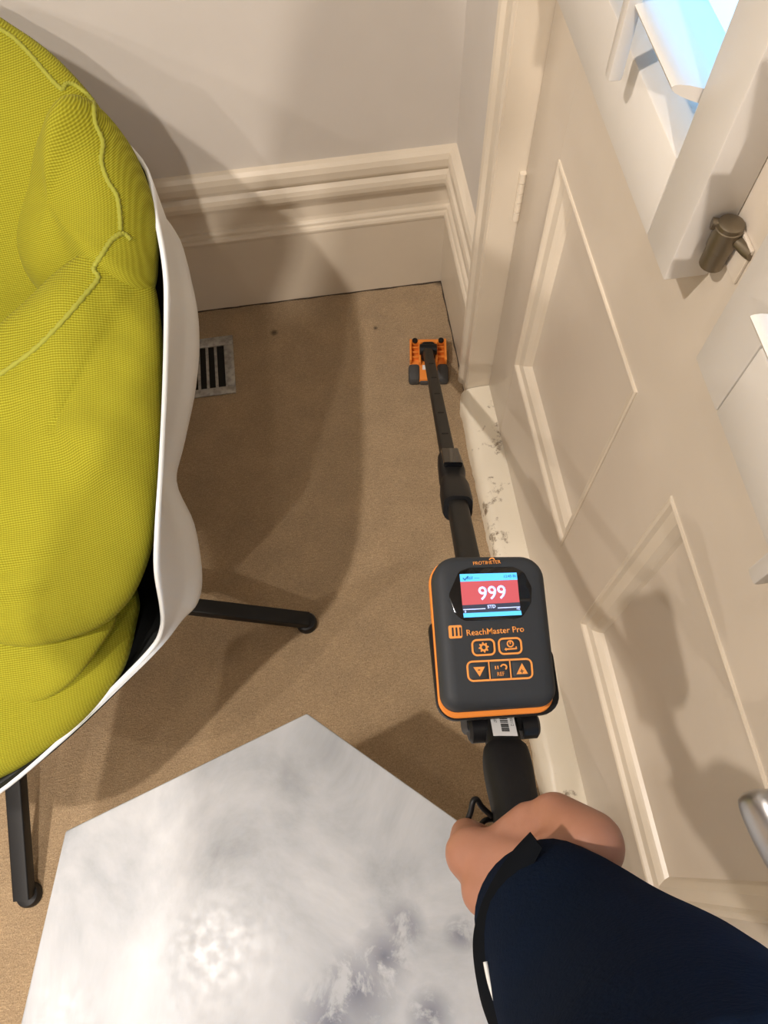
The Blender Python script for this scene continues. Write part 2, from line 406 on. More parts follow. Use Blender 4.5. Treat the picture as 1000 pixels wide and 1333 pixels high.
# lever handle
hz = .884
h = empty('x'); bpy.data.objects.remove(h)
bm = B()
tube(bm, [(XD, -.165, hz), (XD - .008, -.165, hz)], .026, 24); mk('handle_rose', bm, M_STEEL, door, True, 40)
bm = B()
tube(bm, [(XD - .006, -.165, hz), (XD - .055, -.165, hz)], .010, 16)
rings = []
path = catmull([(XD - .062, -.178, hz), (XD - .066, -.15, hz + .001), (XD - .066, -.11, hz + .001), (XD - .068, -.06, hz), (XD - .078, -.025, hz), (XD - .084, .0, hz + .001), (XD - .084, .012, hz + .001)], 6)
rad = [.009, .012, .0125, .0125, .0125, .012, .0115]
for i, p in enumerate(path):
    t = i / (len(path) - 1); rr = .0105 + .004 * math.sin(math.pi * min(1, t * 1.05)) ; 
    if t > .9: rr *= math.sqrt(max(.02, 1 - ((t - .9) / .1) ** 2))
    if t < .08: rr *= math.sqrt(max(.05, 1 - ((.08 - t) / .08) ** 2))
    rings.append([p + Vector((math.cos(a) * rr * .95, 0, math.sin(a) * rr * 1.55)) for a in [2 * math.pi * k / 20 for k in range(20)]])
loft(bm, rings); mk('lever_handle', bm, M_STEEL, door, True, 50)

# ------------------------------------------------------------------ plantation shutters on the door
def louvre_bm(y0, y1, xc, zc, tilt, wd=.087, th=.0105):
    bm = B(); n = 20; r0 = []
    for k in range(n):
        a = 2 * math.pi * k / n; px_ = math.cos(a) * wd / 2; pz_ = math.sin(a) * th / 2
        px_ = math.copysign(abs(math.cos(a)) ** .6, math.cos(a)) * wd / 2
        r0.append((xc + px_ * math.cos(tilt) - pz_ * math.sin(tilt), zc + px_ * math.sin(tilt) + pz_ * math.cos(tilt)))
    loft(bm, [[Vector((x, y, z)) for x, z in r0] for y in (y0, y1)]); return bm
def shutter(y0, y1, zb, label, tilt, rodz, rody, z_first):
    t = empty('plantation_shutter', (XD - .019, (y0 + y1) / 2, zb)); tag(t, label, 'shutter', 'shutters on the door glass')
    x0, x1 = XD - .038, XD - .0005; zt = 1.98; sw = .049; rh = .078
    boxo('stile', (x0, y0, zb), (x1, y0 + sw, zt), M_SHUT, t, .002)
    boxo('stile', (x0, y1 - sw, zb), (x1, y1, zt), M_SHUT, t, .002)
    boxo('bottom_rail', (x0, y0 + sw + .0004, zb), (x1, y1 - sw - .0004, zb + rh), M_SHUT, t, .002)
    boxo('top_rail', (x0, y0 + sw + .0004, zt - rh), (x1, y1 - sw - .0004, zt), M_SHUT, t, .002)
    z = z_first
    while z < zt - rh - .02:
        mk('louvre', louvre_bm(y0 + sw + .0015, y1 - sw - .0015, XD - .020, z, tilt), M_SHUT, t, True, 60)
        z += .077
    bm = B(); box(bm, (XD - .066, rody - .006, rodz), (XD - .054, rody + .006, zt - .12), .0025); mk('tilt_rod', bm, M_SHUT, t, True, 40)
    return t
sh1 = shutter(.398, .83, .915, 'white plantation shutter with open slats and bronze hinge, at top of door', -.38, .992, .545, 1.036)
sh2 = shutter(-.115, .318, .918, 'nearer white plantation shutter cut off by right edge, with blue-lit slat', -.38, .935, .135, 1.016)
# bronze hinge at the near stile of the far shutter
hb = Vector((XD - .0115, .3868, .960))
bm = B(); tube(bm, [hb + Vector((0, 0, -.018)), hb + Vector((0, 0, -.001))], .0095, 20); hg = mk('hinge', bm, M_BRASS, sh1, True, 40)
bm = B(); tube(bm, [hb, hb + Vector((0, 0, .019)), hb + Vector((0, 0, .0195)), hb + Vector((0, 0, .023)), hb + Vector((0, 0, .0245))], [.0105, .0105, .0096, .0096, .007], 20); mk('hinge_cap', bm, M_BRASS, hg, True, 40)
bm = B(); tube(bm, [hb + Vector((.004, -.004, .012)), hb + Vector((.010, -.018, .012)), hb + Vector((.011, -.024, .013))], [.004, .005, .0042], 12)
mk('hinge_lug', bm, M_BRASS, hg, True, 40)
bm = B(); tube(bm, [hb + Vector((-.006, .005, .018)), hb + Vector((-.011, .007, .018))], .0045, 12); mk('hinge_screw', bm, M_BRASS, hg, True, 40)
bm = B(); box(bm, hb + Vector((.0085, -.024, -.016)), hb + Vector((.0114, .006, .018)), .0008); mk('hinge_leaf', bm, M_DOOR, hg)

# ------------------------------------------------------------------ ceiling downlights
names = ['round recessed downlight above the marble table', 'round recessed downlight nearest the door corner', 'round recessed downlight in the middle of the room behind',
         'round recessed downlight near the left wall', 'round recessed downlight behind the camera beside the door wall']
for (lx, ly, pw), lb in zip(LAMPS, names):
    t = empty('ceiling_downlight', (lx, ly, ZC)); tag(t, lb, 'light', 'recessed ceiling downlights')
    bm = B(); n = 32
    loft(bm, [[Vector((lx + r * math.cos(2 * math.pi * k / n), ly + r * math.sin(2 * math.pi * k / n), z)) for k in range(n)] for r, z in ((.052, ZC), (.050, ZC - .006), (.040, ZC - .006), (.034, ZC - .002))], cap=False)
    mk('trim_ring', bm, M_SHELL, t, True, 40)
    bm = B(); tube(bm, [(lx, ly, ZC - .0005), (lx, ly, ZC - .003)], .034, 32); mk('lens', bm, M_LAMP, t)
    L = bpy.data.lights.new('downlight', 'SPOT'); L.energy = pw; L.color = LAMP_COL; L.shadow_soft_size = .035
    L.spot_size = math.radians(150); L.spot_blend = .6
    lo = bpy.data.objects.new('downlight_source', L); COL.objects.link(lo); lo.parent = t; lo.location = (0, 0, LAMP_Z - ZC)

# ------------------------------------------------------------------ marble table
TZ = .4; tcx, tcy, tr = -.17, -.126, .326
t = empty('marble_table', (tcx, tcy, 0)); tag(t, 'hexagonal white and grey veined marble coffee table in the foreground', 'table')
v0 = Vector((-.102, .193)); a0 = math.atan2(v0.y - tcy, v0.x - tcx)
hexp = [(tcx + tr * math.cos(a0 + k * math.pi / 3), tcy + tr * math.sin(a0 + k * math.pi / 3)) for k in range(6)]
hexr = round_poly(hexp, .004, 3)
bm = B(); loft(bm, [[Vector((x, y, z)) for x, y in inset(hexr, d)] for z, d in ((TZ - .022, .002), (TZ - .020, 0), (TZ - .0025, 0), (TZ - .0008, .0008), (TZ, .0025))])
mk('table_top', bm, M_MARBLE, t, True, 30)
bm = B(); tube(bm, [(tcx, tcy, .02), (tcx, tcy, TZ - .022)], .025, 20); mk('pedestal', bm, M_BLACKMET, t, True, 40)
bm = B(); tube(bm, [(tcx, tcy, 0), (tcx, tcy, .012), (tcx, tcy, .022)], [.17, .17, .03], 40); mk('base_plate', bm, M_BLACKMET, t, True, 40)

# ------------------------------------------------------------------ floor vent
t = empty('floor_vent', (-.33, 1.07, 0)); tag(t, 'grey metal floor vent with dark slots set in the carpet', 'vent')
vx0, vx1, vy0, vy1 = -.50, -.234, .988, 1.148
ox0, ox1, oy0, oy1 = -.478, -.2555, 1.008, 1.122
for lo, hi in (((vx0, vy0), (vx1, oy0)), ((vx0, oy1), (vx1, vy1)), ((ox1, oy0), (vx1, oy1)), ((vx0, oy0), (ox0, oy1))):
    boxo('frame_bar', (*lo, 0), (*hi, .004), M_VENT, t, .001)
boxo('shade_plate', (ox0, oy0, .0002), (ox1, oy1, .0008), M_BLACK, t)  # flat black plate painted as the shade below the slats, no hollow beneath
for k in range(11):
    x = ox1 - .0195 * (k + 1) + .0
    if x - .006 < ox0: break
    boxo('slat', (x - .003, oy0, .0009), (x + .003, oy1, .0035), M_VENT, t)

# ------------------------------------------------------------------ lounge chair
CX, CY = -.62, .52
chair = empty('lounge_chair', (CX, CY, 0)); tag(chair, 'lounge chair with white moulded shell, lime green knit cushions and black legs', 'chair')
def mir(p): return Vector((2 * CX - p[0], p[1], p[2]))
# shell: rows from rim to underside, columns round the right half from back to front, mirrored
cols = []   # rim, upper, waist, hip, under
rim = [(-.62, 1.165, .68), (-.46, 1.15, .67), (-.33, 1.07, .655), (-.236, .945, .652), (-.218, .84, .645), (-.212, .76, .625), (-.2155, .69, .61), (-.222, .59, .598), (-.232, .49, .582), (-.246, .415, .555),
       (-.260, .372, .515), (-.273, .346, .45), (-.291, .335, .39), (-.314, .319, .36), (-.368, .275, .35), (-.462, .195, .35), (-.541, .145, .35), (-.62, .13, .35)]
hip = [(-.62, 1.17, .42), (-.45, 1.15, .42), (-.32, 1.085, .43), (-.245, .975, .44), (-.222, .87, .44), (-.214, .785, .445), (-.221, .70, .44), (-.246, .615, .42), (-.268, .56, .39), (-.250, .50, .365),
       (-.245, .425, .35), (-.255, .385, .345), (-.28, .365, .34), (-.31, .335, .335), (-.365, .287, .335), (-.455, .215, .335), (-.54, .165, .335), (-.62, .15, .335)]
und = [(-.62 + (x + .62) * .72, CY + (y - CY) * .74, .27) for x, y, z in hip]
bot = [(-.62 + (x + .62) * .35, CY + (y - CY) * .35, .235) for x, y, z in hip]
wst = []
for i, (a, b_2) in enumerate(zip(rim, hip)):
    m_ = (Vector(a) + Vector(b_2)) / 2
    k = math.exp(-((m_.y - .52) / .06) ** 2) if m_.x > -.3 and m_.y < .8 else 0
    m_.x -= .016 * k; wst.append(m_)
rows = [rim, wst, hip, und, bot]
rows = [catmull(r, 5) for r in rows]
ncol = len(rows[0])
grid = []
for c in range(ncol):
    grid.append(catmull([r[c] for r in rows], 5))
full = grid + [[mir(p) for p in g] for g in reversed(grid[1:-1])]
bm = B(); loft(bm, [list(x) for x in zip(*full)], cap=False)
ring_last = [v for v in bm.verts][-len(full):]
bm.faces.new(ring_last)
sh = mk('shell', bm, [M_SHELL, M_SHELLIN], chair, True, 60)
# inside of the bowl points to its axis: solidify inwards, inner faces coloured dark
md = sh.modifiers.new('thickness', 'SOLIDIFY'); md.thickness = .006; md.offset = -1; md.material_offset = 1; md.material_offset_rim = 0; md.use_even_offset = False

def pillow(name, outline, up, up_h, dn_h, parent, npts=8, nr=14, noise_a=.004, noise_s=9, pw=3.0, seed=0, ctr=None, material=None, creases=()):
    out = catmull(outline, npts, True); n = len(out)
    C = sum(out, Vector()) / n if ctr is None else Vector(ctr)
    up = Vector(up).normalized(); ex = Vector((1, 0, 0)); ex = (ex - up * ex.dot(up)).normalized(); ey = up.cross(ex)
    bm = B(); uvl = bm.loops.layers.uv.new('UVMap'); uvd = {}
    def ring(r, hgt):
        vs = []
        for p in out:
            q = C + (p - C) * r
            f = max(0, 1 - r ** pw) ** .5
            nn = mnoise.noise(q * noise_s + Vector((seed, 0, 0))) * noise_a * (.3 + f) + mnoise.noise(q * noise_s * 3 + Vector((0, seed, 0))) * noise_a * .35
            q2 = q + up * (hgt * f + nn * (1 if hgt > 0 else 0))
            if hgt > 0:
                for ca, cb, dpt, wid in creases:
                    ab = cb - ca; tt = max(0, min(1, (q - ca).dot(ab) / ab.length_squared)); dd_ = (q - (ca + ab * tt)); dd_ -= up * dd_.dot(up)
                    q2 = q2 - up * (dpt * (1 - .55 * tt) * math.exp(-(dd_.length / wid) ** 2))
            v = bm.verts.new(q2); vs.append(v)
            dl = q2 - C; side = (1 - f) * .0 
            uvd[v] = (dl.dot(ex), dl.dot(ey) + (hgt * f) * .8)
        return vs
    rs = [math.sin(math.pi / 2 * (k + 1) / nr) for k in range(nr)]
    top = [ring(r, up_h) for r in rs]; botr = [ring(r, -dn_h) for r in rs[:-1]]
    ct = bm.verts.new(C + up * up_h); cb_ = bm.verts.new(C - up * dn_h); uvd[ct] = (0, up_h * .8); uvd[cb_] = (0, -dn_h * .8)
    for i in range(n):
        j = (i + 1) % n
        bm.faces.new((ct, top[0][i], top[0][j])); bm.faces.new((cb_, botr[0][j], botr[0][i]))
    for A, Bv in list(zip(top, top[1:])) + list(zip(botr + [top[-1]], (botr + [top[-1]])[1:])):
        for i in range(n):
            j = (i + 1) % n; bm.faces.new((A[i], Bv[i], Bv[j], A[j]))
    for f_ in bm.faces:
        for l in f_.loops: l[uvl].uv = uvd[l.vert]
    bm2 = bm.copy(); bvh = BVHTree.FromBMesh(bm2); bm2.free()
    o = mk(name, bm, material or M_KNIT, parent, True); return o, bvh
def P(u, v, z): return onz(u, v, z)
# back cushion (symmetric), leaning on the shell back
half = [(-.62, 1.15, .80), (-.47, 1.155, .785), (-.375, 1.10, .755), (-.31, 1.03, .735), (-.265, .955, .70), (-.26, .88, .62), (-.32, .80, .50), (-.47, .78, .42)]
outl = half + [Vector((-.62, .78, .40))] + [mir(p) for p in reversed(half[1:])]
backc, bvh_b = pillow('back_cushion', outl, (0, -.72, .70), .055, .05, chair, pw=2.6, seed=1)
# right wing bolster
ol = [P(112, 128, .745), P(165, 185, .70), P(197, 270, .655), P(200, 340, .63), P(190, 385, .61), P(150, 400, .55), P(85, 400, .53), P(48, 350, .535), P(46, 290, .56), P(62, 220, .61), P(88, 165, .68)]
wing, bvh_w = pillow('wing_cushion', ol, (-.35, -.45, .82), .085, .05, chair, seed=2, noise_a=.003)
pillow('wing_cushion', [mir(p) for p in reversed(ol)], (.35, -.45, .82), .085, .05, chair, seed=2, noise_a=.003)
# arm cushions
ol = [P(158, 306, .645), P(186, 338, .625), P(205, 385, .60), P(214, 480, .585), P(213, 590, .57), P(204, 680, .54), P(189, 740, .50), P(165, 785, .47), P(125, 818, .45), P(60, 838, .44), P(0, 838, .44), P(-90, 800, .45),
      P(-125, 660, .49), P(-80, 520, .56), P(0, 432, .60), P(45, 388, .62), P(95, 346, .64)]
cre = [(P(-60, 748, .54), P(75, 722, .54), .02, .011), (P(-60, 800, .5), P(60, 775, .5), .018, .012), (P(-70, 690, .54), P(40, 690, .54), .01, .012), (P(10, 560, .58), P(110, 640, .57), .007, .03), (P(140, 420, .6), P(190, 470, .59), .006, .02)]
armc, bvh_a = pillow('arm_cushion', ol, (.12, -.12, .98), .065, .06, chair, npts=12, nr=40, noise_a=.012, noise_s=7, pw=2.2, seed=3, creases=cre)
pillow('arm_cushion', [mir(p) for p in reversed(ol)], (-.12, -.12, .98), .065, .06, chair, noise_a=.014, noise_s=7, pw=2.2, seed=3)
# lower folds and the seat cushion
ol = [P(150, 800, .42), P(125, 850, .41), P(85, 895, .395), P(40, 918, .385), P(0, 918, .385), P(-80, 900, .385), P(-120, 860, .40), P(-60, 830, .42), P(0, 825, .42), P(80, 815, .42)]
pillow('roll_cushion', ol, (.1, -.3, .95), .022, .04, chair, noise_a=.006, noise_s=10, seed=4)
half = [P(178, 768, .385), P(176, 810, .37), P(158, 872, .355), P(115, 930, .352), P(58, 978, .35), P(0, 1012, .35)]
fr = [Vector((-.62, .152, .35))]
bk = [Vector((-.36, .50, .40)), Vector((-.38, .70, .40))]
ol = list(half) + fr + [mir(p) for p in reversed(half)] + [mir(p) for p in bk] + [Vector((-.62, .78, .40))] + list(reversed(bk))
pillow('seat_cushion', ol, (0, -.1, 1), .045, .07, chair, pw=5, noise_a=.004, seed=5)
# seams laid on the cushions
def seam(pxs, bvhs, r, parent, lift=.002, wob=.0):
    pts2 = catmull([(u, v, 0) for u, v in pxs], 9); out = []
    for i, q in enumerate(pts2):
        d = ray(q.x, q.y).normalized(); best = None
        for b in bvhs:
            hit = b.ray_cast(CAMPOS, d)
            if hit[0] is not None and (best is None or hit[3] < best[3]): best = hit
        if best is None: continue
        nrm = best[1] if best[1].dot(d) < 0 else -best[1]
        out.append(best[0] + nrm * (lift + wob * math.sin(i * 2.1)))
    if len(out) < 3: return
    sm = [out[0]] + [(out[i - 1] + out[i] * 2 + out[i + 1]) / 4 for i in range(1, len(out) - 1)] + [out[-1]]
    bm = B(); tube(bm, sm, [r * (1 + .25 * math.sin(i * 2.3)) for i in range(len(sm))], 8)
    return mk('seam', bm, M_PIPE, parent, True)
seam([(0, 38), (18, 50), (40, 72), (62, 98), (80, 116), (86, 110), (96, 110), (112, 122), (122, 133)], [bvh_b, bvh_w], .0032, backc, .003)
seam([(122, 133), (124, 160), (134, 185), (132, 210), (140, 235), (152, 255), (156, 280), (157, 300)], [bvh_w, bvh_b], .0032, wing, .003)
seam([(170, 312), (160, 304), (146, 312), (135, 328), (122, 350), (128, 362), (110, 385), (80, 420), (45, 455), (0, 488), (-30, 510)], [bvh_a, bvh_w], .0032, armc, .003)
# black legs: sloping square bars with round glides
hub = Vector((CX, CY, .20))
bm = B(); tube(bm, [(CX, CY, .15), (CX, CY, .245)], .06, 28); mk('hub', bm, M_BLACKMET, chair, True, 40)
f1 = onz(398, 808, .02); f2 = onz(33, 1165, .02)
feet = [f1, f2, Vector((2 * CX - f1.x, 2 * CY - f1.y, .02)), Vector((2 * CX - f2.x, 2 * CY - f2.y, .02))]
for p in feet:
    d = (p - hub); a = Vector((-d.y, d.x, 0)).normalized(); hw = .0135
    up = d.cross(a).normalized(); up = up if up.z > 0 else -up
    bm = B(); rr = round_poly([(-hw, -hw), (hw, -hw), (hw, hw), (-hw, hw)], .003, 3)
    e = p + d.normalized() * .004 + Vector((0, 0, .004))
    loft(bm, [[q + a * x + up * y for x, y in rr] for q in (hub + d * .08, e)])
    lg = mk('leg', bm, M_BLACKMET, chair, True, 40)
    bm = B(); tube(bm, [(p.x, p.y, 0), (p.x, p.y, .010), (p.x, p.y, .016), (p.x, p.y, .019)], [.020, .020, .0175, .010], 24); mk('glide', bm, M_BLACKPL, lg, True, 40)

# ------------------------------------------------------------------ moisture meter on its pole
PA = onz(557, 458, .05); PB = dep(652, 950, .55); PD = (PB - PA).normalized()
def pole_at(v):                 # point on the pole axis at image row v
    best = None
    for i in range(0, 1601):
        p = PA + PD * (i * .001)
        q = p - CAMPOS; cz = q.x * DX.z + q.y * DY.z - q.z * DZ.z; cy = q.x * DX.y + q.y * DY.y - q.z * DZ.y
        e = abs(666.5 + F * cy / cz - v)
        if best is None or e < best[0]: best = (e, p)
    return best[1]
meter = empty('moisture_meter', (PA.x, PA.y, 0)); tag(meter, 'orange and grey moisture meter on black telescopic pole reading 999', 'meter')
ps = c2w((1, 0, 0)); ps = (ps - PD * ps.dot(PD)).normalized(); pn = ps.cross(PD)      # side and normal of the pole
if pn.dot(CAMPOS - PB) < 0: pn = -pn
def polebar(bm, p, q, wx, wn, r, n=5, e=0):
    rr = round_poly([(-wx / 2, -wn / 2), (wx / 2, -wn / 2), (wx / 2, wn / 2), (-wx / 2, wn / 2)], r, n)
    loft(bm, [[c + ps * x * k + pn * y * k for x, y in rr] for c, k in ((p, 1), (q, 1))]); return bm
pc1, pc2 = pole_at(603), pole_at(660)
mk('inner_tube', polebar(B(), PA + PD * .01, pole_at(615), .0205, .0205, .006), M_TUBE, meter, True, 40)
mk('outer_tube', polebar(B(), pole_at(640), pole_at(985), .0238, .0238, .007), M_TUBE, meter, True, 40)
for v in (480, 498.5, 520, 545, 573):
    c = pole_at(v) + pn * .0102
    bm = B(); rr = round_poly([(-.005, -.0022), (.005, -.0022), (.005, .0022), (-.005, .0022)], .0018, 3)
    loft(bm, [[c + ps * x + PD * y + pn * h_ for x, y in rr] for h_ in (-.001, .0004)]); mk('locking_slot', bm, M_BLACK, meter)
# clamp: collar, flip lever, lower collar
v1, v2, v3 = pole_at(601), pole_at(634), pole_at(662)
bm = B()
def sec(c, wx, wn, dn, r): 
    rr = round_poly([(-wx / 2, -wn / 2), (wx / 2, -wn / 2), (wx / 2, wn / 2), (-wx / 2, wn / 2)], r, 5)
    return [c + ps * x + pn * (y + dn) for x, y in rr]
L_ = (v3 - v1).length
loft(bm, [sec(v1 + PD * L_ * t_, *k) for t_, k in ((0, (.028, .028, 0, .009)), (.02, (.032, .032, .001, .01)), (.4, (.034, .034, .002, .01)), (.48, (.031, .030, .0, .01)), (.55, (.032, .031, 0, .01)), (.66, (.037, .035, .0, .012)), (.95, (.037, .035, 0, .012)), (1, (.035, .033, 0, .011)))])
cl = mk('clamp', bm, M_BLACKPL, meter, True, 35)
bm = B(); c0 = v1 + PD * L_ * .03 + pn * .0145; c1_ = v1 + PD * L_ * .42 + pn * .0175
rr = round_poly([(-.012, 0), (.012, 0), (.012, .007), (-.012, .007)], .002, 3)
loft(bm, [[c + ps * x + pn * y for x, y in rr] for c in (c0, c1_)]); mk('clamp_lever', bm, M_GLASSBLK, cl, True, 35)
# sensor head on the floor
hc = onz(557, 470, .02); yaw = -.14
hx = Vector((math.cos(yaw), math.sin(yaw), 0)); hy = Vector((-math.sin(yaw), math.cos(yaw), 0))
hcen = (onz(533, 446, .02) + onz(581, 446, .02) + onz(533, 494, .02) + onz(583, 494, .02)) / 4; hcen.z = 0
def HP(x, y, z): return hcen + hx * x + hy * y + Vector((0, 0, z))
def hbox(bm, lo, hi, bev=.002):
    r = bmesh.ops.create_cube(bm, size=1); vs = r['verts']
    for v in vs: v.co = Vector(((lo[0] + hi[0]) / 2 + v.co.x * (hi[0] - lo[0]), (lo[1] + hi[1]) / 2 + v.co.y * (hi[1] - lo[1]), (lo[2] + hi[2]) / 2 + v.co.z * (hi[2] - lo[2])))
    if bev: bmesh.ops.bevel(bm, geom=list({e for v in vs for e in v.link_edges}), offset=bev, segments=2, profile=.5, affect='EDGES')
def hdone(bm):
    for v in bm.verts: v.co = HP(*v.co)
    return bm
W2, D2 = .041, .049
bm = B(); hbox(bm, (-W2, -D2, .006), (W2, D2, .020), .004); head = mk('sensor_head', hdone(bm), M_ORANGE, meter, True, 35)
for sx in (-1, 1):
    bm = B(); hbox(bm, (min(sx * W2, sx * .036), -.008, .018), (max(sx * W2, sx * .036), D2, .036), .0015); mk('side_wall', hdone(bm), M_ORANGE, head, True, 35)
    for yy in (.004, .017, .030):
        bm = B(); hbox(bm, (min(sx * .020, sx * .037), yy, .019), (max(sx * .020, sx * .037), yy + .003, .029), .0008); mk('rib', hdone(bm), M_ORANGE, head, True, 35)
    bm = B(); hbox(bm, (min(sx * .016, sx * .021), -.012, .018), (max(sx * .016, sx * .021), D2 - .004, .033), .0012); mk('inner_wall', hdone(bm), M_ORANGE, head, True, 35)
    bm = B(); hbox(bm, (min(sx * .019, sx * .044), -.053, .0), (max(sx * .019, sx * .044), -.010, .026), .007); mk('rubber_foot', hdone(bm), M_GREYRUB, head, True, 35)
    bm = B()
    tube(bm, [HP(sx * .029, D2 - .006, .034), HP(sx * .029, D2 - .006, .0385)], .006, 16); mk('bumper', bm, M_BLACKPL, head, True, 35)
bm = B(); hbox(bm, (-W2, D2 - .009, .018), (W2, D2, .034), .0018); mk('rear_wall', hdone(bm), M_ORANGE, head, True, 35)
bm = B(); hbox(bm, (-.0185, -.052, .001), (.0185, -.044, .014), .002); mk('front_edge', hdone(bm), M_GREYRUB, head, True, 35)
bm = B(); hbox(bm, (-.015, -.004, .018), (.015, .036, .046), .007); jt = mk('swivel_joint', hdone(bm), M_BLACKPL, head, True, 35)
bm = B(); tube(bm, [HP(-.019, .018, .037), HP(.019, .018, .037)], .012, 20); mk('swivel_pin', bm, M_BLACKPL, jt, True, 35)
bm = B(); hbox(bm, (-.013, -.024, .0202), (-.006, -.012, .0208), 0); mk('head_label', hdone(bm), M_LABEL, head)

# --- meter body: local frame on the face plane
t_cam = Vector((0.0785, 0.0826, 0.5227)); au = Vector((.99, -.055, .09)).normalized(); bv = Vector((-.062, -.95, .31)); bv = (bv - au * bv.dot(au)).normalized()
MO = CAMPOS + c2w(t_cam); MU = c2w(au); MV = c2w(bv); MN = MU.cross(MV)
if MN.dot(CAMPOS - MO) < 0: MN = -MN
def MP(u, v, n): return MO + MU * u + MV * v + MN * n
def fuv(u, v, n=0):             # pixel -> (u,v) on the plane n above the face
    r = ray(u, v); o = MO + MN * n; k = (o - CAMPOS).dot(MN) / r.dot(MN); p = CAMPOS + r * k - MO; return (p.dot(MU), p.dot(MV))
Q = [fuv(563, 722), fuv(708, 721), fuv(730, 917), fuv(579, 927)]
base = round_poly(Q, [.017, .017, .012, .012], 8)
def slab(name, poly, layers, material, parent, smooth=True, ang=40):
    bm = B(); loft(bm, [[MP(u, v, n) for u, v in inset(poly, d)] for n, d in layers]); return mk(name, bm, material, parent, smooth, ang)
hous = slab('housing', base, [(-.018, 0), (-.009, 0), (-.005, .0008), (-.002, .0026), (-.0004, .006), (0, .010)], M_HOUS, meter)
slab('orange_band', round_poly([Q[0], Q[1], (Q[2][0], Q[2][1] - .0028), (Q[3][0], Q[3][1] - .0028)], [.017, .017, .012, .012], 8), [(-.0245, .0), (-.0238, -.001), (-.0188, -.001), (-.018, -.0002)], M_ORANGE, meter)
slab('back_shell', base, [(-.042, .008), (-.036, .002), (-.0245, .0005)], M_BLACKPL, meter)
# cradle: black tray hugging the lower two thirds
cq = [(Q[3][0] - .0045, Q[3][1] + .068), (Q[3][0] - .0045, Q[3][1] - .0045), (Q[2][0] + .0045, Q[2][1] - .0045), (Q[2][0] + .0045, Q[2][1] + .045)]
cq = [(-.0445, .018), (-.044, Q[3][1] - .0055), (Q[2][0] + .007, Q[2][1] - .0055), (Q[2][0] + .007, -.012)]
slab('cradle', round_poly(cq, [.008, .014, .014, .008], 6), [(-.052, .012), (-.048, .004), (-.026, .0), (-.0215, .0005)], M_BLACKPL, meter)
# bracket between cradle and pole
bq = [(-.020, -.020), (-.020, -.066), (.030, -.066), (.030, -.020)]
brc = slab('bracket', round_poly(bq, .005, 4), [(-.075, .004), (-.073, 0), (-.046, 0)], M_BLACKPL, meter)
for sx in (-1, 1):
    bm = B(); c = MP(sx * .0, -.062, -.052)
    tube(bm, [MP(.007 + sx * .013, -.063, -.050), MP(.007 + sx * .024, -.063, -.050), MP(.007 + sx * .026, -.063, -.050)], [.0095, .0095, .007], 18); mk('bracket_knob', bm, M_BLACKPL, brc, True, 35)
# display
bz = [(-.031, .0285), (-.0245, .0425), (.0245, .0425), (.031, .0285), (.031, .0205), (.0245, -.0), (-.0245, -.0)]
bzp = [fuv(584, 775), fuv(597, 744), fuv(612, 739), fuv(668, 738), fuv(682, 745), fuv(692, 765), fuv(691, 785), fuv(680, 803), fuv(668, 807), fuv(604, 808), fuv(593, 800)]
bez = slab('display_bezel', round_poly(bzp, .006, 5), [(-.0005, 0), (.0006, 0), (.0009, .0006)], M_GLASSBLK, meter)
def quad(name, pxs, n, material, parent, r=0, th=.0003):
    p = [fuv(u, v, n) for u, v in pxs]
    if r: p = round_poly(p, r, 4)
    bm = B(); prism(bm, p, MP, n, n + th); return mk(name, bm, material, parent)
quad('status_bar', [(598.5, 747.5), (672.5, 745.5), (673.6, 754.8), (599.3, 757.5)], .0010, M_SC_BLUE, bez)
quad('alarm_field', [(599.3, 757.5), (673.6, 754.8), (676.5, 784), (602, 788)], .0010, M_SC_RED, bez)
quad('scale_field', [(602, 788), (676.5, 784), (678.3, 795), (603.2, 798.5)], .0010, M_SC_DARK, bez)
quad('footer_bar', [(603.2, 798.5), (678.3, 795), (679.2, 800.5), (603.8, 804)], .0010, M_SC_BLUE, bez)
FONTB = None
def text(name, s, pu, pv, hgt, n, material, parent, bold=0, ang=0, wscale=1, align='CENTER'):
    """letters as thin raised geometry, centred on the pixel (pu,pv) of the meter face"""
    cu = bpy.data.curves.new('txt', 'FONT'); cu.body = s; cu.size = 1; cu.extrude = 0; cu.offset = bold; cu.resolution_u = 3
    ob = bpy.data.objects.new('txt', cu); COL.objects.link(ob)
    dg = bpy.context.evaluated_depsgraph_get(); me = bpy.data.meshes.new_from_object(ob.evaluated_get(dg))
    bpy.data.objects.remove(ob)
    bm = B(); bm.from_mesh(me); bpy.data.meshes.remove(me)
    xs = [v.co.x for v in bm.verts]; ys_ = [v.co.y for v in bm.verts]
    cx, cy, hh = (min(xs) + max(xs)) / 2, (min(ys_) + max(ys_)) / 2, max(ys_) - min(ys_)
    U, V = fuv(pu, pv, n) if not isinstance(pu, tuple) else pu
    k = hgt / hh; ca, sa = math.cos(ang), math.sin(ang)
    r = bmesh.ops.extrude_face_region(bm, geom=bm.faces[:]); top = [g for g in r['geom'] if isinstance(g, bmesh.types.BMVert)]; topset = set(top)
    for v in bm.verts:
        x, y = (v.co.x - cx) * k * wscale, (v.co.y - cy) * k
        v.co = MP(U + x * ca - y * sa, V + x * sa + y * ca, n + (.0003 if v in topset else 0))
    return mk(name, bm, material, parent)
text('reading', '999', 641, 771.5, .0098, .0013, M_SC_DIG, bez, .012)
text('unit_text', 'STD', 640, 789.5, .0024, .0013, M_SC_DIG, bez, .02)
quad('scale_line', [(603, 793.2), (632, 791.8), (632.1, 792.8), (603.1, 794.2)], .0013, M_SC_DIG, bez)
quad('scale_line', [(648, 791), (677, 789.6), (677.1, 790.6), (648.1, 792)], .0013, M_SC_DIG, bez)
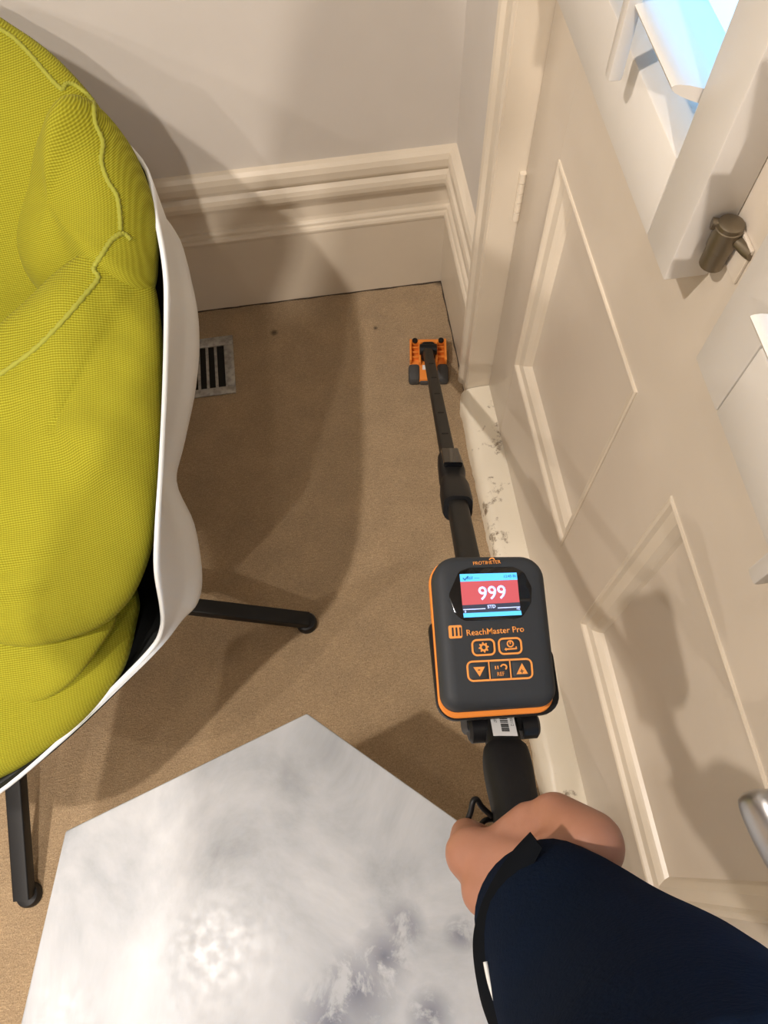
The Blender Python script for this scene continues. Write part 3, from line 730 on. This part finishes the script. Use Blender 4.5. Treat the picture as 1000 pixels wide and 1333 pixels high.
text('scale_end', '0', 606, 796.3, .0016, .0013, M_SC_DIG, bez, .02); text('scale_end', '+5', 674.5, 792.5, .0016, .0013, M_SC_DIG, bez, .02)
quad('status_icon', [(603, 752), (605, 754), (609, 749.5), (610, 750.8), (605.2, 756), (602.2, 753)], .0013, M_SC_INK, bez)
text('status_text', 'REF ----', 616, 752.3, .0019, .0013, M_SC_INK, bez); text('status_text', '12:45 Bt', 664, 750, .0019, .0013, M_SC_INK, bez)
# printing
text('brand_lettering', 'PROTIMETER', 634, 732.3, .0025, -.0002, M_PRINT, hous, .008)
arc = []
for k in range(9):
    a = math.pi * (.12 + .76 * k / 8); arc.append((640.5 + 4.3 * math.cos(a), 730 - 4.2 * math.sin(a)))
for k in range(9):
    a = math.pi * (.88 - .76 * k / 8); arc.append((640.5 + 3.2 * math.cos(a), 730.3 - 2.9 * math.sin(a)))
quad('brand_swoosh', arc, -.0002, M_PRINT, hous)
text('model_lettering', 'ReachMaster Pro', 645, 821.2, .0042, .0001, M_PRINT, hous, .012)
def ringq(name, pxs, r, wd, parent, material=M_PRINT, n=.0001, th=.0004):
    p = round_poly([fuv(u, v, n) for u, v in pxs], r, 5); q = inset(p, wd)
    bm = B(); N = len(p)
    lay = [[bm.verts.new(MP(*x, n)) for x in p], [bm.verts.new(MP(*x, n + th)) for x in p], [bm.verts.new(MP(*x, n + th)) for x in q], [bm.verts.new(MP(*x, n)) for x in q]]
    for a in range(4):
        A, Bq = lay[a], lay[(a + 1) % 4]
        for i in range(N):
            j = (i + 1) % N; bm.faces.new((A[i], A[j], Bq[j], Bq[i]))
    return mk(name, bm, material, parent)
# maker's square with three bars
sq = quad('logo_square', [(583.5, 814.5), (601, 813.6), (602.2, 830.5), (584.8, 831.6)], .0001, M_PRINT, hous, .0012)
for k in range(3):
    x = 588 + k * 4.9
    quad('logo_bar', [(x, 817.0 - k * .2), (x + 2.2, 816.9 - k * .2), (x + 3.0, 828.2 - k * .2), (x + .8, 828.3 - k * .2)], .0004, M_HOUS, sq, .0003)
# buttons
def button(corners, r):
    p = round_poly([fuv(u, v) for u, v in corners], r, 5)
    bm = B(); loft(bm, [[MP(u, v, n) for u, v in inset(p, d)] for n, d in ((-.0003, 0), (.0005, .0002), (.0008, .0008))]); return mk('button', bm, M_HOUS, meter, True, 40)
K1 = [(613, 832.5), (644, 830.8), (645.8, 853.0), (614.8, 854.8)]; K2 = [(647.5, 830.6), (678.8, 829), (680.8, 851.2), (649.5, 853)]
K3 = [(606.5, 860.5), (692.5, 856.2), (695, 883.6), (609, 888.2)]
for Kq in (K1, K2): ringq('button_outline', Kq, .0038, .0013, hous)
ringq('button_outline', K3, .0042, .0013, hous)
def shr(q, d):
    cx = sum(p[0] for p in q) / 4; cy = sum(p[1] for p in q) / 4
    return [(u + (cx - u) / max(abs(cx - u), 1e-6) * d, v + (cy - v) / max(abs(cy - v), 1e-6) * d) for u, v in q]
b1 = button(shr(K1, 3.2), .0022); b2 = button(shr(K2, 3.2), .0022)
def lerpq(q, a, b):
    L2 = lambda p, r, t: (p[0] + (r[0] - p[0]) * t, p[1] + (r[1] - p[1]) * t)
    return [L2(q[0], q[1], a), L2(q[0], q[1], b), L2(q[3], q[2], b), L2(q[3], q[2], a)]
b3 = button(shr(lerpq(K3, 0, .34), 2.6), .002); b4 = button(shr(lerpq(K3, .335, .665), 2.4), .0018); b5 = button(shr(lerpq(K3, .66, 1), 2.6), .002)
for a in (.342, .66):
    ql = lerpq(K3, a - .009, a + .009); quad('button_divider', ql, .0001, M_PRINT, hous, 0, .0004)
# icons
def icon(poly, parent, n=.0009): 
    bm = B(); prism(bm, poly, MP, n, n + .0003); return mk('icon', bm, M_PRINT, parent)
gu, gv = fuv(629.5, 843); pol = []
for k in range(32):
    a = 2 * math.pi * k / 32; rr_ = .0036 if (k % 4) in (0, 1) else .0026; pol.append((gu + rr_ * math.cos(a), gv + rr_ * math.sin(a)))
inn = [(gu + .0014 * math.cos(2 * math.pi * k / 32), gv + .0014 * math.sin(2 * math.pi * k / 32)) for k in range(32)]
def ring2(p, q, parent, n=.0009):
    bm = B(); N = len(p); lay = [[bm.verts.new(MP(*x, n)) for x in p], [bm.verts.new(MP(*x, n + .0003)) for x in p], [bm.verts.new(MP(*x, n + .0003)) for x in q], [bm.verts.new(MP(*x, n)) for x in q]]
    for a in range(4):
        A, Bq = lay[a], lay[(a + 1) % 4]
        for i in range(N): bm.faces.new((A[i], A[(i + 1) % N], Bq[(i + 1) % N], Bq[i]))
    return mk('icon', bm, M_PRINT, parent)
ring2(pol, inn, b1)
gu, gv = fuv(664, 838.3)
ring2([(gu + .0025 * math.cos(2 * math.pi * k / 24), gv + .0025 * math.sin(2 * math.pi * k / 24)) for k in range(24)], [(gu + .0016 * math.cos(2 * math.pi * k / 24), gv + .0016 * math.sin(2 * math.pi * k / 24)) for k in range(24)], b2)
icon([(gu - .0004, gv - .0002), (gu + .0004, gv - .0002), (gu + .0004, gv + .0016), (gu - .0004, gv + .0016)], b2)
gu, gv = fuv(664.5, 845)
icon([(gu - .0045, gv), (gu - .003, gv + .0012), (gu - .003, gv + .0005), (gu + .0036, gv + .0005), (gu + .0036, gv + .0014), (gu + .0044, gv + .0014), (gu + .0044, gv - .0005), (gu - .003, gv - .0005), (gu - .003, gv - .0012)], b2)
icon([fuv(616, 868.8), fuv(631, 868.0), fuv(624.3, 881)], b3); text('icon', '-', 623.8, 872.2, .0007, .00125, M_HOUS, b3, 0, 0, .8)
icon([fuv(679, 863.5), fuv(687, 877.2), fuv(672.2, 878)], b5); text('icon', '+', 679.5, 873.6, .0028, .00125, M_HOUS, b5)
text('icon', 'REF', 652.3, 877.2, .0026, .0009, M_PRINT, b4, .01, 0, .9)
icon([fuv(643.8, 867.2), fuv(645.2, 867.1), fuv(645.7, 871.4), fuv(644.3, 871.5)], b4); icon([fuv(647, 867), fuv(648.4, 866.9), fuv(648.9, 871.2), fuv(647.5, 871.3)], b4)
gu, gv = fuv(655.5, 868.6); po, pi_ = [], []
for k in range(11):
    a = math.radians(170 - 230 * k / 10); po.append((gu + .0025 * math.cos(a), gv + .0022 * math.sin(a))); pi_.append((gu + .0014 * math.cos(a), gv + .0012 * math.sin(a)))
icon(po + list(reversed(pi_)), b4)
# label with barcode on the tube below the meter
lc0, lc1 = pole_at(930), pole_at(975)
lab_n = .0121
def LP(x, s, n): 
    c = lc0 + (lc1 - lc0) * s; return c + ps * x + pn * n
bm = B(); loft(bm, [[LP(x, s, n) for x, s in ((-.0085, 0), (.0085, 0), (.0085, 1), (-.0085, 1))] for n in (.0118, .0122)]); lab = mk('serial_label', bm, M_LABEL, meter)
random.seed(3); s = .12
while s < .9:
    wd_ = random.choice((.012, .02, .032)); bm = B()
    loft(bm, [[LP(x, q, n) for x, q in ((-.002, s), (.0035, s), (.0035, s + wd_), (-.002, s + wd_))] for n in (.0122, .0124)]); mk('barcode_bar', bm, M_INK, lab); s += wd_ + random.choice((.012, .02, .03))
def ptext(name, txt, x, s, hgt, material, parent):
    cu = bpy.data.curves.new('txt', 'FONT'); cu.body = txt; cu.size = 1; cu.resolution_u = 2
    ob = bpy.data.objects.new('txt', cu); COL.objects.link(ob); dg = bpy.context.evaluated_depsgraph_get(); me = bpy.data.meshes.new_from_object(ob.evaluated_get(dg)); bpy.data.objects.remove(ob)
    bm = B(); bm.from_mesh(me); bpy.data.meshes.remove(me)
    xs = [v.co.x for v in bm.verts]; ys_ = [v.co.y for v in bm.verts]; cx, cy, hh = (min(xs) + max(xs)) / 2, (min(ys_) + max(ys_)) / 2, max(ys_) - min(ys_)
    k = hgt / hh; c = lc0 + (lc1 - lc0) * s
    for v in bm.verts: v.co = c + PD * ((v.co.x - cx) * k) + ps * (x + (v.co.y - cy) * k) + pn * .0125
    return mk(name, bm, material, parent)
ptext('label_text', '2210567', -.0055, .5, .0022, M_INK, lab); ptext('label_text', 'BLD78000112', .0062, .5, .0022, M_INK, lab)
# handle grip
g0, g1 = pole_at(973), pole_at(1290)
bm = B(); Lg = (g1 - g0).length; rings = []
for k in range(25):
    t_ = k / 24; c = g0 + (g1 - g0) * t_
    wv = .031 + .0015 * math.sin(t_ * 14); 
    e = 1 if t_ > .06 else .72 + .28 * math.sqrt(max(0, 1 - (1 - t_ / .06) ** 2))
    rr = round_poly([(-wv / 2, -.017), (wv / 2, -.017), (wv / 2, .014), (-wv / 2, .014)], .011, 5)
    rings.append([c + ps * x * e + pn * y * e for x, y in rr])
loft(bm, rings); mk('handle_grip', bm, M_RUB, meter, True, 40)
# wrist strap loop beside the grip
st_pts = catmull([dep(640, 1062, .485), dep(628, 1051, .478), dep(621, 1041, .474), dep(616, 1043, .472), dep(613, 1056, .472), dep(609, 1070, .473), dep(612, 1082, .478), dep(622, 1078, .482), dep(632, 1068, .486), dep(646, 1066, .49)], 6)
bm = B(); tube(bm, st_pts, .0019, 8); mk('wrist_strap', bm, M_BLACKPL, meter, True)

# ------------------------------------------------------------------ person: hand and sleeve
person = empty('person', (-.02, -.70, 0)); tag(person, 'person in a navy jacket gripping the meter handle with one hand', 'person')
bm = B()
pcam = c2w((0, 0, 1)); PDt = PD           # PD points up the pole towards the hand
mcps = [dep(614, 1112, .428), dep(636, 1158, .412), dep(668, 1203, .402), dep(698, 1240, .396)]
pips = [dep(607, 1086, .466), dep(618, 1128, .452), dep(646, 1172, .440), dep(680, 1212, .428)]
wrist = dep(742, 1180, .388)
carp = [wrist + PDt * (.009 * (k - 1.0)) + c2w((-.010, -.006, .004)) for k in range(4)]
rm = [.0155, .0155, .0145, .0135]
for k in range(4):
    capsule(bm, carp[k], mcps[k], .0175, rm[k])
for k in range(3):   # fill the back of the hand
    for a in (.25, .5, .75):
        capsule(bm, carp[k].lerp(mcps[k], a), carp[k + 1].lerp(mcps[k + 1], a), .0165, .0165)
# fingers curl down the left of the grip and under it
lens_ = [(.040, .025, .020), (.043, .028, .021), (.040, .026, .020), (.032, .020, .018)]
deep, rgt = c2w((0, 0, 1)), c2w((1, 0, 0))
dn = (-pn).normalized()      # away from the viewer, square to the pole
for k in range(4):
    a, b, c = lens_[k]; r0 = [.0098, .0100, .0095, .0085][k]
    m_ = mcps[k]; p1 = pips[k]
    p2 = p1 + (dn * .45 + ps * .85).normalized() * b; p3 = p2 + (-dn * .25 + ps * .95).normalized() * c
    capsule(bm, m_, p1, rm[k] * .92, r0 * 1.02); capsule(bm, p1, p2, r0 * 1.02, r0 * .92); capsule(bm, p2, p3, r0 * .92, r0 * .8)
# thumb: ball at the wrist, then down the right of the grip
cmc = dep(768, 1100, .40); mcp_t = dep(722, 1066, .425); ip_t = dep(712, 1082, .468); tip_t = dep(680, 1090, .492)
capsule(bm, wrist, cmc, .020, .017); capsule(bm, cmc, mcp_t, .0185, .0150); capsule(bm, mcp_t, ip_t, .0135, .0112); capsule(bm, ip_t, tip_t, .0108, .0088)
capsule(bm, mcp_t, mcps[0].lerp(carp[0], .45), .013, .013); capsule(bm, cmc, carp[0].lerp(mcps[0], .2), .017, .016); capsule(bm, dep(690, 1072, .43), mcps[0].lerp(carp[0], .25), .0125, .0135)
# forearm inside the sleeve
fa = [wrist, dep(760, 1250, .35), dep(825, 1330, .305), dep(900, 1450, .245), dep(960, 1600, .19)]
for k, (ra, rb) in enumerate(((.024, .027), (.027, .030), (.030, .032), (.032, .033))): capsule(bm, fa[k], fa[k + 1], ra, rb)
def baked(bm, voxel, iters):
    me = bpy.data.meshes.new('tmp'); bm.to_mesh(me); bm.free(); ob = bpy.data.objects.new('tmp', me); COL.objects.link(ob)
    rmod = ob.modifiers.new('remesh', 'REMESH'); rmod.mode = 'VOXEL'; rmod.voxel_size = voxel
    sm = ob.modifiers.new('smooth', 'SMOOTH'); sm.factor = .5; sm.iterations = iters
    dg = bpy.context.evaluated_depsgraph_get(); out = bpy.data.meshes.new_from_object(ob.evaluated_get(dg))
    bpy.data.objects.remove(ob); bpy.data.meshes.remove(me); return out
hand_me = baked(bm, .0022, 9)
# the rest of the person stands behind the camera, leaning over the table
V = Vector
hips, chest, neck, head_c = V((-.02, -.74, .92)), V((-.02, -.60, 1.28)), V((-.01, -.50, 1.46)), V((0, -.44, 1.60))
sR, sL = V((.165, -.56, 1.37)), V((-.205, -.56, 1.37)); eR, eL = V((.085, -.125, 1.175)), V((-.28, -.36, 1.13)); hL = V((-.09, -.155, 1.33))
feet_p = [V((-.13, -.78, 0)), V((.10, -.72, 0))]
def limb(bm, pts, rs):
    for (p, q), (r0, r1) in zip(zip(pts, pts[1:]), zip(rs, rs[1:])): capsule(bm, p, q, r0, r1, 20, 6)
def trunk(bm, g):
    for t_, rr in ((0, .11), (.3, .105), (.6, .115), (1, .115)):
        c = hips.lerp(chest, t_); capsule(bm, c + V((-.075, 0, 0)), c + V((.075, 0, 0)), rr + g, rr + g)
    capsule(bm, hips, chest, .12 + g, .12 + g); capsule(bm, sL, sR, .062 + g, .062 + g); capsule(bm, chest + V((-.06, 0, 0)), sL, .11 + g, .06 + g); capsule(bm, chest + V((.06, 0, 0)), sR, .11 + g, .06 + g)
bm = B(); trunk(bm, 0); capsule(bm, chest, neck, .075, .055); capsule(bm, neck, head_c, .052, .055)
capsule(bm, head_c + V((0, -.025, .03)), head_c + V((0, .015, .02)), .080, .078); capsule(bm, head_c + V((0, .01, .0)), head_c + V((0, .045, -.065)), .07, .038)
capsule(bm, head_c + V((0, .085, .01)), head_c + V((0, .105, -.018)), .008, .013)
for sx in (-1, 1): capsule(bm, head_c + V((sx * .082, -.005, .015)), head_c + V((sx * .084, .0, -.018)), .014, .010)
limb(bm, [sR, eR, fa[-2]], [.05, .04, .034]); limb(bm, [sL, eL, hL], [.05, .042, .028])
limb(bm, [hL, hL + V((.03, .05, .015))], [.026, .022])
for k, dv in enumerate(((.0, .03, .03), (.012, .03, .015), (.02, .026, 0), (.026, .02, -.014))):
    q = hL + V((.03, .05, .015)); limb(bm, [q, q + V(dv) * .9, q + V(dv) * .9 + V((.022, .004, .004))], [.012, .009, .008])
limb(bm, [hL + V((.01, .02, .01)), hL + V((.005, .02, .05)), hL + V((.02, .04, .07))], [.014, .011, .009])
for f_, sx in zip(feet_p, (-1, 1)): limb(bm, [hips + V((sx * .09, 0, -.04)), f_ + V((0, .04, .48)), f_ + V((0, 0, .09))], [.085, .058, .042]); limb(bm, [f_ + V((0, -.02, .05)), f_ + V((sx * .02, .14, .04))], [.035, .03])
body_me = baked(bm, .009, 4)
bm = B(); bm.from_mesh(body_me); bm.from_mesh(hand_me); bpy.data.meshes.remove(body_me); bpy.data.meshes.remove(hand_me)
body = mk('body', bm, M_SKIN, person, True)
M_HAIR = mat('brown hair', (.05, .03, .02), .7); M_TROU = mat('charcoal trousers', (.02, .02, .024), .9); M_EYE = mat('eye', (.6, .6, .58), .2); M_SHOE = mat('black shoe', (.012, .012, .012), .5)
def garment(name, bm, voxel, m, it=6):
    me = baked(bm, voxel, it); b2 = B(); b2.from_mesh(me); bpy.data.meshes.remove(me); return mk(name, b2, m, person, True)
bm = B(); capsule(bm, head_c + V((0, -.04, .045)), head_c + V((0, -.012, .062)), .084, .072); capsule(bm, head_c + V((0, -.05, -.01)), head_c + V((0, -.04, .04)), .07, .08); garment('hair', bm, .008, M_HAIR)
for sx in (-1, 1):
    bm = B(); capsule(bm, head_c + V((sx * .031, .078, .012)), head_c + V((sx * .032, .079, .012)), .011, .011, 12, 4); mk('eye', bm, M_EYE, person, True)
bm = B(); trunk(bm, .018); capsule(bm, chest, neck + V((0, 0, -.02)), .09, .07); limb(bm, [sR, eR, dep(1000, 1700, .165)], [.078, .066, .058]); limb(bm, [sL, eL, eL.lerp(hL, .8)], [.078, .062, .046]); garment('jacket', bm, .01, M_NAVY)
bm = B()
for t_ in (-.04, 0): capsule(bm, hips + V((-.075, 0, t_)), hips + V((.075, 0, t_)), .115, .115)
for f_, sx in zip(feet_p, (-1, 1)): limb(bm, [hips + V((sx * .085, 0, -.05)), f_ + V((0, .04, .48)), f_ + V((0, 0, .10))], [.105, .08, .066])
garment('trousers', bm, .012, M_TROU)
for f_, sx in zip(feet_p, (-1, 1)):
    bm = B(); limb(bm, [f_ + V((0, -.03, .048)), f_ + V((sx * .022, .16, .042))], [.046, .041])
    bmesh.ops.bisect_plane(bm, geom=bm.verts[:] + bm.edges[:] + bm.faces[:], plane_co=(0, 0, .002), plane_no=(0, 0, -1), clear_outer=True)
    garment('shoe', bm, .006, M_SHOE, 3) if False else mk('shoe', bm, M_SHOE, person, True)
# thumb/finger nail is hidden; sleeve of the jacket
def ringcam(u, v, d, ru, rv, n=40, wob=0, seed=0):
    out = []
    for k in range(n):
        a = 2 * math.pi * k / n
        q = 1 + wob * mnoise.noise(Vector((math.cos(a) * 1.5, math.sin(a) * 1.5, d * 22 + seed)))
        out.append(dep(u + ru * math.cos(a) * q, v - rv * math.sin(a) * q, d))
    return out
secs = [(716, 1196, .392, 99, 101), (722, 1202, .386, 104, 107), (735, 1218, .37, 113, 116), (760, 1248, .35, 130, 130), (790, 1284, .33, 150, 148), (822, 1325, .305, 172, 168), (860, 1380, .275, 200, 195), (895, 1440, .245, 232, 228), (930, 1530, .21, 285, 280), (1000, 1700, .16, 390, 380)]
cen = catmull([(a, b, 0) for a, b, *_ in secs], 5); dd = catmull([(c, d, e) for _, _, c, d, e in secs], 5)
bm = B(); rings = []
for i, (p, q) in enumerate(zip(cen, dd)):
    rings.append(ringcam(p.x, p.y, q.x, q.y, q.z, wob=.05 if i > 3 else .02))
loft(bm, rings, cap=False)
slv = mk('jacket_sleeve', bm, M_NAVY, person, True)
md = slv.modifiers.new('thickness', 'SOLIDIFY'); md.thickness = .004; md.offset = -1
# cuff edge binding and the flap on the left of the cuff
fl = []
top_edge = [(692, 1086, .378), (668, 1112, .378), (645, 1145, .379), (628, 1180, .380), (618, 1215, .378), (617, 1250, .372), (625, 1300, .362), (640, 1345, .352), (660, 1400, .34)]
low_edge = [(706, 1104, .372), (690, 1133, .370), (668, 1165, .368), (650, 1198, .367), (640, 1230, .366), (638, 1262, .361), (645, 1306, .352), (660, 1350, .343), (680, 1402, .332)]
te = catmull([dep(a, b, c - .012) for a, b, c in top_edge], 5); le = catmull([dep(a, b, c - .014) for a, b, c in low_edge], 5)
bm = B(); loft(bm, [[a, a.lerp(b, .5) - pcam * .0015, b, b + pcam * .004, a.lerp(b, .5) + pcam * .003, a + pcam * .003] for a, b in zip(te, le)])
mk('cuff_tab', bm, M_CUFF, slv, True, 50)
bm = B(); tube(bm, catmull([dep(632, 1252, .343), dep(638, 1280, .338), (dep(648, 1310, .332)), dep(662, 1345, .323), dep(680, 1385, .313)], 5), .0011, 8); mk('piping', bm, M_PIPING, slv, True)
